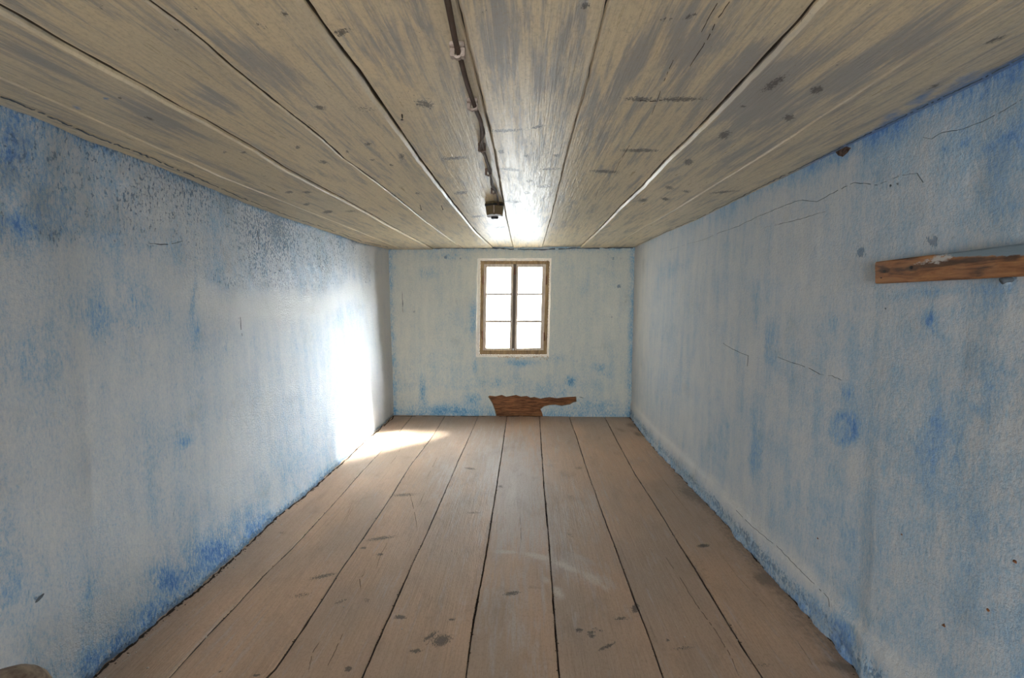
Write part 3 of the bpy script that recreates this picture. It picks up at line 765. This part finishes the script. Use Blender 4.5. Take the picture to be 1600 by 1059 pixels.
CH = [.004, .006, .004, .009, .004, .006, .004, .009, .004]
c_edges = [lambda y: CEF[0](y) - .05] + CEF[1:-1] + [lambda y: CEF[-1](y) + .05]
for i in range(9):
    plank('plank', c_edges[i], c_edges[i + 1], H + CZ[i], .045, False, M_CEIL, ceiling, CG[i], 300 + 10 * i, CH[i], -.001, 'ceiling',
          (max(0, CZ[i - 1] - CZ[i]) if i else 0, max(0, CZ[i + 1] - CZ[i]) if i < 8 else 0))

# ------------------------------------------------------------------ cracks and splits: thin, wandering, tapering
def crack(name, pix, surf, mat, parent, width=0.0022, lift=(0, 0, 0), wob=0.6, closed_taper=True):
    pts3 = []
    for (a, b) in zip(pix[:-1], pix[1:]):
        n_ = max(2, int(math.hypot(b[0] - a[0], b[1] - a[1]) / 5))
        for k in range(n_):
            t = k / n_
            pts3.append(surf(a[0] + (b[0] - a[0]) * t + random.uniform(-wob, wob), a[1] + (b[1] - a[1]) * t + random.uniform(-wob, wob)))
    pts3.append(surf(*pix[-1]))
    n_ = len(pts3); vs_ = []; fs = []
    nrm = Vector(lift).normalized()
    for i, p in enumerate(pts3):
        a = Vector(pts3[max(0, i - 1)]); b = Vector(pts3[min(n_ - 1, i + 1)])
        d = (b - a).normalized(); s = d.cross(nrm).normalized()
        w = width * (0.5 + random.random()) * (min(1, 4 * min(i, n_ - 1 - i) / n_ + .15) if closed_taper else 1) / 2
        p = Vector(p) + Vector(lift)
        vs_ += [tuple(p - s * w - nrm * .002), tuple(p), tuple(p + s * w - nrm * .002)]
        if i and (random.random() > .14 or i < 3): k = 3 * i; fs += [(k - 3, k, k + 1, k - 2), (k - 2, k + 1, k + 2, k - 1)]
    return mesh_obj(name, vs_, fs, mat, parent, smooth=False)
def surf_right(px, py):
    x = 1.3
    for _ in range(6):
        p = on_x(px, py, x); x = XR(p[1], p[2])
    return on_x(px, py, x)
def surf_left(px, py):
    x = -1.6
    for _ in range(6):
        p = on_x(px, py, x); x = XL(p[1], p[2])
    return on_x(px, py, x)
from mathutils.bvhtree import BVHTree
def bvh_of(o):
    m = o.data
    return BVHTree.FromPolygons([v.co for v in m.vertices], [tuple(p.vertices) for p in m.polygons])
BV = {k: bvh_of(k_) for k, k_ in (('l', wall_left), ('r', wall_right), ('b', wall_back))}
def hit(which, px, py):
    d = Vector(ray(px, py)).normalized()
    loc, nr, *_ = BV[which].ray_cast(Vector((0, 0, CAMZ)), d)
    if loc is None:
        return tuple({'l': surf_left, 'r': surf_right}.get(which, lambda a, b: on_y(a, b, D))(px, py))
    return tuple(loc)
CR = [[(1040,392),(1051,389),(1075,381),(1098,375),(1125,363),(1155,353),(1183,339),(1211,327),(1230,319),(1249,313),(1277,315),(1292,306),(1310,297),(1334,285),(1372,289),(1405,275),(1433,270),(1443,285)],
      [(1443,214),(1456,217),(1471,207),(1500,203),(1535,190),(1570,172),(1598,155)],
      [(1130,536),(1150,548),(1169,556),(1168,572)],[(1215,557),(1240,567),(1259,573),(1282,585),(1300,587),(1315,594)],
      [(1150,797),(1175,822),(1217,856),(1250,890),(1295,934),(1296,948)],[(1195,355),(1240,345),(1290,330)]]
for c in CR: crack('crack', c, lambda x, y: hit('r', x, y), M_CRACK, wall_right, .0016, (-.0022, 0, 0))
CLK = [[(200,350),(202,380),(215,395)],[(610,392),(607,420),(610,470),(612,540)],[(440,380),(444,402),(436,420)],[(458,340),(462,362),(458,380)],[(10,280),(35,275),(60,290)]]
for c in [[(375,495),(378,525)],[(402,360),(405,395)],[(230,380),(262,382),(286,376)]]:
    crack('crack', c, lambda x, y: hit('l', x, y), M_CRACK, wall_left, .0035, (.0022, 0, 0))
crack('crack', [(606.5,388),(606.5,430),(608.5,475),(609,520),(610.5,560),(612,600),(612.5,640)], lambda x, y: hit('b', x, y), M_CRACK, wall_back, .007, (0, -.003, 0), .3)
for c in [[(628,455),(630,490)],[(905,620),(912,622)],[(865,617),(868,621)]]:
    crack('crack', c, lambda x, y: hit('b', x, y), M_CRACK, wall_back, .006, (0, -.003, 0), .3)

fl = lambda x, y: on_z(x, y, 0.0)
def shifted(poly, dx, y0=0): return [(x + dx, y) for x, y in poly]
for nm, poly, dx, w_ in (('grit_line', FE[0], 1.0, .010), ('grit_line', FE[-1], -0.6, .007)):
    for rr in range(2):
        crack(nm, shifted(poly[::-1] if rr else poly, dx * (1 + rr)), fl, M_DARK, floor, w_, (0, 0, .003), 1.4, False)
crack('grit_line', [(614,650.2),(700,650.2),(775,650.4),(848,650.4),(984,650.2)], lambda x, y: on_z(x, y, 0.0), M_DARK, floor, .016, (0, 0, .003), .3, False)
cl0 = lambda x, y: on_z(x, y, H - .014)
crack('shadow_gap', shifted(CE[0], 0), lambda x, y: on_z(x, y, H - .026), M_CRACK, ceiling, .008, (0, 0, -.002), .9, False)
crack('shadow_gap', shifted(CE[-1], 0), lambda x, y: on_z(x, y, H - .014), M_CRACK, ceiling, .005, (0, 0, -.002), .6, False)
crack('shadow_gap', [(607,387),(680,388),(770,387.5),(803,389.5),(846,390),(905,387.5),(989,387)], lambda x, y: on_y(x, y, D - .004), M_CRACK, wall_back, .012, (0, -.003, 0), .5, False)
FC = [[(1008,700),(1018,724),(1052,770),(1085,812),(1116,850),(1140,885),(1152,901),(1176,925),(1205,955)],
      [(1040,871),(1062,902),(1090,947),(1118,985),(1144,1029),(1154,1056)],[(1245,1000),(1275,1048)],
      [(552,782),(545,800),(533,822),(528,832)],[(448,908),(440,930),(432,947),(408,975),(398,990)],[(480,875),(474,882),(466,895)],[(492,855),(482,872)],
      [(571,890),(568,898),(562,905),(564,922)],[(605,848),(594,868),(588,888)],[(640,770),(648,800),(652,830)],[(663,770),(655,790)],[(683,715),(668,745)],[(552,792),(540,815)],
      [(755,690),(752,720),(748,745),(740,765)],[(676,980),(670,1005),(660,1012)],[(498,1005),(488,1020),(482,1050)],[(536,990),(522,1020),(512,1040)],[(812,800),(815,850)],
      [(515,860),(500,890)],[(628,696),(618,716),(606,730)],[(672,930),(668,950)]]
for c in FC: crack('split', c, fl, M_WCRACK, floor, .0017, (0, 0, .0022), .5)
cl = lambda x, y: on_z(x, y, H)
CC = [[(1140,0),(1120,30),(1108,55),(1092,80),(1078,102)],[(1121,2),(1108,25),(1096,48)],[(1052,92),(1042,115),(1034,135),(1026,158),(1018,178)],[(984,225),(972,245),(960,269)],[(934,296),(930,312)],
      [(801,26),(810,45),(820,62),(826,85)],[(1000,155),(1020,157),(1045,154)],[(905,70),(910,72)]]
for c in CC: crack('split', c, cl, M_WCRACK, ceiling, .0014, (0, 0, -.004), .4)

# ------------------------------------------------------------------ cable along the ceiling
def tube(bm, pts_, r, seg=8):
    n_ = len(pts_); rings = []
    for i, p in enumerate(pts_):
        a = Vector(pts_[max(0, i - 1)]); b = Vector(pts_[min(n_ - 1, i + 1)])
        d = (b - a).normalized(); s = d.cross(Vector((0, 0, 1)))
        if s.length < 1e-3: s = d.cross(Vector((1, 0, 0)))
        s.normalize(); u = s.cross(d)
        rr = r[i] if isinstance(r, (list, tuple)) else r
        rings.append([bm.verts.new(Vector(p) + s * math.cos(2 * math.pi * k / seg) * rr + u * math.sin(2 * math.pi * k / seg) * rr) for k in range(seg)])
    for a, b in zip(rings[:-1], rings[1:]):
        for k in range(seg): bm.faces.new((a[k], a[(k + 1) % seg], b[(k + 1) % seg], b[k]))
    bm.faces.new(rings[0][::-1]); bm.faces.new(rings[-1])
def smooth_path(P, n_=6):
    P = [Vector(p) for p in P]; out = []
    for i in range(len(P) - 1):
        p0, p1, p2, p3 = P[max(0, i - 1)], P[i], P[i + 1], P[min(len(P) - 1, i + 2)]
        for k in range(n_):
            t = k / n_
            out.append(0.5 * ((2 * p1) + (p2 - p0) * t + (2 * p0 - 5 * p1 + 4 * p2 - p3) * t * t + (3 * p1 - p0 - 3 * p2 + p3) * t ** 3))
    return out + [P[-1]]
cz = H - .020
cpix = [(699,0),(706,36),(713,70),(720,94),(728,124),(737,152),(744,172),(751,190),(753,207),(753,226),(759,246),(764,266),(770,288),(776,300),(778,322)]
cp = [on_z(x, y, cz) for x, y in cpix]
d0 = cp[0] - cp[1]; cp = [cp[0] + d0 * 9 + np.array([.03, 0, 0]), cp[0] + d0 * 4] + cp
wires = empty('ceiling_cable', tuple(cp[6])); CB = tuple(wires.location)
tag(wires, 'dark brown electric cable clipped along a ceiling board towards the lamp base', 'cable')
bm = bmesh.new(); sp3 = smooth_path(cp, 6)
tube(bm, sp3, [.0066 if p.y < 1.9 else .0048 for p in sp3], 10)
sub(bm_obj('sheath', bm, M_CABLE, wires, True), CB)
bm = bmesh.new()
w2 = smooth_path([np.array(p) + np.array([.009 * math.sin(i * 2.1), 0, -.003 + .002 * math.cos(i * 1.7)]) for i, p in enumerate(cp[9:])], 6)
tube(bm, w2, .0040, 8)
sub(bm_obj('second_wire', bm, M_CABLE, wires, True), CB)
def clip_at(px, py, s, mat, label):
    c = on_z(px, py, H); bm = bmesh.new()
    zt = H + .001
    def bx(x0, y0, z0, x1, y1, z1, bev=.002):
        r = bmesh.ops.create_cube(bm, size=1, matrix=Matrix.Translation((c[0] + (x0 + x1) / 2 * s, c[1] + (y0 + y1) / 2 * s, zt + (z0 + z1) / 2)) @ Matrix.Diagonal(((x1 - x0) * s, (y1 - y0) * s, z1 - z0, 1)))
        vset = set(r['verts'])
        bmesh.ops.bevel(bm, geom=[e for e in bm.edges if e.verts[0] in vset and e.verts[1] in vset], offset=bev, segments=2, affect='EDGES')
    bx(-1, -.9, -.012, 1, .9, 0)                     # base plate
    bx(-1, -.55, -.030, -.36, .55, -.010)            # jaws either side of the cable
    bx(.36, -.55, -.030, 1, .55, -.010)
    # bowed saddle over the cable
    ring = []
    for k in range(9):
        a = math.pi * k / 8
        ring.append((c[0] + math.cos(a) * .7 * s, zt - .018 - math.sin(a) * .016))
    for yy_ in (-.30, .30):
        pass
    vsx = []
    for (x, z) in ring:
        vsx.append([bm.verts.new((x, c[1] - .32 * s, z)), bm.verts.new((x, c[1] + .32 * s, z)), bm.verts.new((x, c[1] + .32 * s, z + .006)), bm.verts.new((x, c[1] - .32 * s, z + .006))])
    for a, b in zip(vsx[:-1], vsx[1:]):
        for k in range(4): bm.faces.new((a[k], a[(k + 1) % 4], b[(k + 1) % 4], b[k]))
    bm.faces.new(vsx[0]); bm.faces.new(vsx[-1])
    o = sub(bm_obj('cable_clip', bm, mat, wires), CB)
    if label: o['label'] = label
    return o
clip_at(715, 70, .0175, M_CLIP, 'pale cable clip'); clip_at(738, 156, .0155, M_CLIP, 'pale cable clip')
clip_at(753, 225, .015, M_CLIP2, None); clip_at(763, 264, .015, M_CLIP2, None); clip_at(771, 294, .014, M_CLIP2, None)

# ------------------------------------------------------------------ lamp base at the end of the cable
LP = on_z(773.0, 317.5, H)
LC = Vector((float(LP[0]), float(LP[1]) - 0.0, H))
lb = empty('lamp_base', tuple(LC))
tag(lb, 'small olive brown faceted lamp base with black socket hanging under the ceiling boards', 'light fixture')
def prism(bm, n_, levels, rot=0.0, cx=0, cy=0):
    rings = []
    for (z, r) in levels:
        rings.append([bm.verts.new((cx + r * math.sin(rot + 2 * math.pi * k / n_), cy - r * math.cos(rot + 2 * math.pi * k / n_), z)) for k in range(n_)])
    for a, b in zip(rings[:-1], rings[1:]):
        for k in range(n_): bm.faces.new((a[k], a[(k + 1) % n_], b[(k + 1) % n_], b[k]))
    bm.faces.new(rings[0]); bm.faces.new(rings[-1][::-1])
bm = bmesh.new(); prism(bm, 6, [(0, .060), (-.006, .066), (-.012, .066), (-.074, .056), (-.078, .052)])
o = bm_obj('housing', bm, M_BAKE, lb)
bm = bmesh.new(); prism(bm, 6, [(-.010, .068), (-.018, .069), (-.024, .067)]); bm_obj('collar', bm, M_BLACK, lb)
bm = bmesh.new(); prism(bm, 24, [(-.076, .050), (-.081, .050), (-.084, .045)]); bm_obj('socket_rim', bm, M_GLASSRIM, lb, True)
bm = bmesh.new(); prism(bm, 20, [(-.080, .024), (-.096, .022), (-.098, .016)]); bm_obj('socket', bm, M_BLACK, lb, True)
bm = bmesh.new(); prism(bm, 6, [(-.013, .0035), (-.070, .0035)], 0, 0, -.0625); bm_obj('seam', bm, M_CLIP, lb)
for o in lb.children: o.rotation_euler.z = math.radians(-1)

# ------------------------------------------------------------------ nails in the ceiling
def nail(px, py, dx, dz, label, dyy=0.0):
    c = Vector(on_z(px, py, H)); e = empty('nail', tuple(c)); tag(e, label, 'nail')
    bm = bmesh.new(); tip = Vector((dx, dyy, -dz))
    tube(bm, [Vector((0, 0, .004)), tip * .55 + Vector((0.001, 0, 0)), tip], .0022, 7)
    bm_obj('shank', bm, M_IRON, e, True)
    bm = bmesh.new(); tube(bm, [tip, tip * 1.07], .0045, 9); bm_obj('head', bm, M_IRON, e, True)
    return e
nail(655, 317, .012, .040, 'dark nail hanging from the ceiling, left one of the pair beside the long dark joint')
nail(688, 318, .016, .036, 'dark nail hanging from the ceiling, right one of the pair nearest the lamp base')
nail(628, 180, .000, .014, 'short nail in the pale ceiling board, beside the broad dark joint above the pair')

# ------------------------------------------------------------------ peg rail on the right wall
TH = .024
def hit_front(px, py):
    p = hit('r', px, py)
    for _ in range(3): p = on_x(px, py, XR(p[1], p[2]) - TH)
    return tuple(p)
RL = [hit_front(1367, 409), hit_front(1367, 443), hit_front(1598, 380), hit_front(1598, 431)]
ra, rb = Vector(RL[0]), Vector(RL[1]); rc, rd = Vector(RL[2]), Vector(RL[3])
def rail_pt(t, v):     # t along towards the camera, v 0 bottom .. 1 top
    top = ra + (rc - ra) * t; bot = rb + (rd - rb) * t
    return bot + (top - bot) * v
nt = 90; T = np.linspace(0, 2.6, nt); prof = [(0, 0), (0, .85), (.06, 1.0), (.94, 1.0), (1, .85), (1, 0)]
cs = []
for v in np.linspace(.06, .94, 11): cs.append((v, 1.0))
prof = [(0, 0), (0, .85)] + cs + [(1, .85), (1, 0)]
TH = .024; vs_ = []; att_p = []
for i, t in enumerate(T):
    for (v, d) in prof:
        p = rail_pt(t, v); x = XR(p.y, p.z)
        nz = (fbm(np.array([t * 9]), np.array([v * 2.5]), 77, 3)[0] - .5) * .004
        vs_.append((x + .006 - (TH * d + .006 * (d > 0)) - nz * (d > .5), p.y, p.z))
        paint = 0.0
        if t > .38: paint = min(1, (t - .38) * 4) * max(0, (v - (.86 - .30 * min(1, (t - .38) * 1.6))) * 6)
        att_p.append(min(1.2, max(0, paint)))
nv = len(prof); fs = grid_faces(nt, nv) + [tuple(range(nv)), tuple((nt - 1) * nv + k for k in range(nv))[::-1]]
def rail_mat():
    n = NT('rail_bare_wood')
    c = n.coord((4, 3, 22)); g = n.noise(c, 3.2, 5, 0.65, 0.5); b = n.noise(n.coord((1, 5, 9)), 2.2, 4, 0.6)
    col = n.ramp(g, [(0.32, (0.055, 0.024, 0.012)), (0.46, (0.20, 0.082, 0.030)), (0.64, (0.34, 0.155, 0.058))])
    band = n.attr('band')
    col = n.mix(n.math('MULTIPLY', n.rng(n.math('ADD', band, n.math('MULTIPLY', n.math('SUBTRACT', b, .5), .9)), .35, .8), .8), col, (0.028, 0.014, 0.010))
    pt = n.attr('paint'); pn = n.noise(n.coord((1, 14, 30)), 4, 5, .7)
    col = n.mix(n.rng(n.math('ADD', pt, n.math('MULTIPLY', n.math('SUBTRACT', pn, .5), .9)), .35, .6), col, (0.16, 0.22, 0.27))
    sm = n.attr('plaster')
    col = n.mix(n.rng(n.math('ADD', sm, n.math('MULTIPLY', n.math('SUBTRACT', pn, .5), 1.8)), .45, .8), col, (0.42, 0.40, 0.38))
    return n.done(col, .62, .4, n.bump(n.math('ADD', g, n.math('MULTIPLY', pn, .5)), .5, .004))
VA = np.array(vs_); rpx, rpy = project(VA)
band = blobs(rpx, rpy, [(1383,422,12,6,0,1.2),(1425,419,12,6,0,1.0),(1405,421,30,4,0,.8),(1470,412,50,6,-5,1.2),(1520,406,30,7,-5,1.1),(1580,402,24,9,-5,1.0),(1550,404,20,5,-5,.9)])
pls = blobs(rpx, rpy, [(1462,406,18,8,-5,1.0),(1478,401,14,8,-5,1.0),(1440,411,18,5,-5,.7)])
rail = empty('wall_rail', tuple(rail_pt(0.6, 0)))
tag(rail, 'worn reddish brown wooden rail on the blue right wall, grey paint traces along its top', 'rail')
RB = tuple(rail.location)
o = mesh_obj('board', vs_, fs, rail_mat(), rail, attrs={'paint': att_p, 'band': band, 'plaster': pls}, smooth=False); sub(o, RB)
# small nails and a peg stub on the rail
for (px, py, r_) in ((1378, 434, .0020), (1425, 418, .0055), (1383, 424, .0040)):
    c = Vector(hit('r', px, py)); c.x = XR(c.y, c.z) - TH
    c = Vector(on_x(px, py, c.x)); bm = bmesh.new(); tube(bm, [c + Vector((.01, 0, 0)), c - Vector((.004, 0, 0))], r_, 9)
    sub(bm_obj('nail_head', bm, M_IRON, rail, True), RB)
c = Vector(hit('r', 1580, 437)); bm = bmesh.new()
tube(bm, [c + Vector((.03, 0, 0)), c - Vector((.012, 0, 0)), c + Vector((-.020, .004, -.004))], [.007, .007, .009], 9)
pl = bm_obj('plaster_lump', bm, M_CRACK, wall_right, True)

# brown hole in the plaster under the ceiling on the right
bm = bmesh.new(); hp = [(1306,237),(1314,230),(1324,229),(1331,231),(1326,238),(1318,245),(1311,243)]
vsn = [bm.verts.new(Vector(hit('r', x, y)) + Vector((-.003, 0, 0))) for x, y in hp]
cc = bm.verts.new(Vector(hit('r', 1318, 236)) + Vector((-.006, 0, 0)))
for i in range(len(vsn)): bm.faces.new((vsn[i], vsn[(i + 1) % len(vsn)], cc))
bm_obj('bare_spot', bm, simple('bare_mortar', (0.15, 0.10, 0.075), .95, .1, scale=70, bump=1.0, col2=(0.05, 0.035, 0.03)), wall_right)
# small brown spots on the right wall, knocked out bits
for (x, y, r_) in ((1475,977,.008),(1585,877,.008),(1544,953,.006),(1392,290,.005),(1403,287,.005),(1384,482,.004),(1278,841,.004),(1409,835,.004)):
    c = Vector(hit('r', x, y)); bm = bmesh.new()
    bmesh.ops.create_icosphere(bm, subdivisions=1, radius=1, matrix=Matrix.Translation(c) @ Matrix.Diagonal((.003, r_ * .8, r_ * .7, 1)))
    for v in bm.verts: v.co += Vector((0, random.uniform(-.3, .3) * r_, random.uniform(-.3, .3) * r_))
    bm_obj('chip_mark', bm, M_BEAM if y > 800 else M_CRACK, wall_right)
c = Vector(hit('l', 62, 934)); bm = bmesh.new()
bmesh.ops.create_icosphere(bm, subdivisions=2, radius=1, matrix=Matrix.Translation(c) @ Matrix.Rotation(math.radians(25), 4, 'X') @ Matrix.Diagonal((.003, .016, .006, 1)))
bm_obj('chip_mark', bm, M_CRACK, wall_left)

# ------------------------------------------------------------------ rounded wooden post in the near left corner
_t = on_y(-12, 1064, 1.0); PX, PY, PR = float(_t[0]), 1.0, .10
post = empty('wooden_post', (PX, PY, 0))
tag(post, 'rounded top of a weathered brown wooden post, close by in the lower left corner', 'post')
topz = float(_t[2]); print('post', _t)
lv = [(0.0, .120), (.02, .120), (.15, .117), (topz - .10, .112), (topz - .055, .103), (topz - .028, .086), (topz - .012, .062), (topz - .003, .035), (topz, .010)]
vs_ = []; NS = 40
for (z, r) in lv:
    for k in range(NS):
        a = 2 * math.pi * k / NS; rr = r * (1 + .03 * math.sin(3 * a + 1) + .012 * math.sin(11 * a))
        vs_.append((rr * math.cos(a), rr * math.sin(a), z))
fs = []
for i in range(len(lv) - 1):
    for k in range(NS): fs.append((i * NS + k, i * NS + (k + 1) % NS, (i + 1) * NS + (k + 1) % NS, (i + 1) * NS + k))
fs += [tuple(range(NS))[::-1], tuple((len(lv) - 1) * NS + k for k in range(NS))]
mesh_obj('shaft', vs_, fs, M_POST, post)

# ------------------------------------------------------------------ crumbs of plaster on the boards
bm = bmesh.new()
def crumb(x, y, s):
    m = Matrix.Translation((x, y, s * .45)) @ Matrix.Rotation(random.uniform(0, 6), 4, 'Z') @ Matrix.Diagonal((s * random.uniform(.7, 1.4), s, s * random.uniform(.5, .8), 1))
    r = bmesh.ops.create_icosphere(bm, subdivisions=1, radius=1, matrix=m)
    for v in r['verts']: v.co += Vector([random.uniform(-.2, .2) * s for _ in range(3)])
for k in range(330):
    y = 1.25 + (D - 1.35) * random.random() ** 1.7
    a, b = float(FEF[0](y)), float(FEF[-1](y))
    u = random.random()
    if u < .42: x = a + abs(random.gauss(0, .02)) + .022
    elif u < .60: x = b - abs(random.gauss(0, .02)) - .012
    else: x = random.uniform(a + .05, b - .05)
    crumb(x, y, random.uniform(.0010, .0024) * (1.5 if u < .42 else 1))
for (px, py, s) in ((395,849,.004),(206,985,.004),(220,978,.004),(316,915,.005),(301,925,.005),(292,932,.005),(322,996,.005),(231,1044,.004),(537,948,.004),(628,983,.004),(292,976,.003),(1152,1000,.004),(1070,995,.003),(980,910,.004),(706,861,.004),(440,820,.005),(430,815,.008)):
    p = on_z(px, py, 0); crumb(p[0], p[1], s)
cr = bm_obj('plaster_crumbs', bm, M_CRUMB); cr['kind'] = 'stuff'
tag(cr, 'pale crumbs of fallen plaster scattered over the floor boards and along the walls', 'debris')
# dark grit packed in the joints of the boards and along the foot of the walls
bm = bmesh.new()
for k in range(900):
    y = 1.25 + (D - 1.4) * random.random() ** 1.6
    j = random.choice([0, 0, 0, 1, 2, 3, 4, 4, 5, 5, 6, 7, 8, 8])
    x = float(FEF[j](y)) + (abs(random.gauss(0, .014)) + .004) * (1 if j == 0 else -1) if j in (0, 8) else float(FEF[j](y)) + random.gauss(0, .0035)
    s_ = random.uniform(.0012, .0030)
    r = bmesh.ops.create_icosphere(bm, subdivisions=1, radius=1, matrix=Matrix.Translation((x, y, s_ * .3)) @ Matrix.Rotation(random.uniform(0, 6), 4, 'Z') @ Matrix.Diagonal((s_, s_ * random.uniform(.8, 2.2), s_ * .6, 1)))
g = bm_obj('joint_grit', bm, simple('brown_grit', (0.10, 0.075, 0.055), .95, .1, scale=90, col2=(0.04, 0.03, 0.024)), floor); g['kind'] = 'stuff'
print('D', D, 'H', H, 'XL', XL(D, 1), 'XR', XR(D, 1), 'lamp', LC)
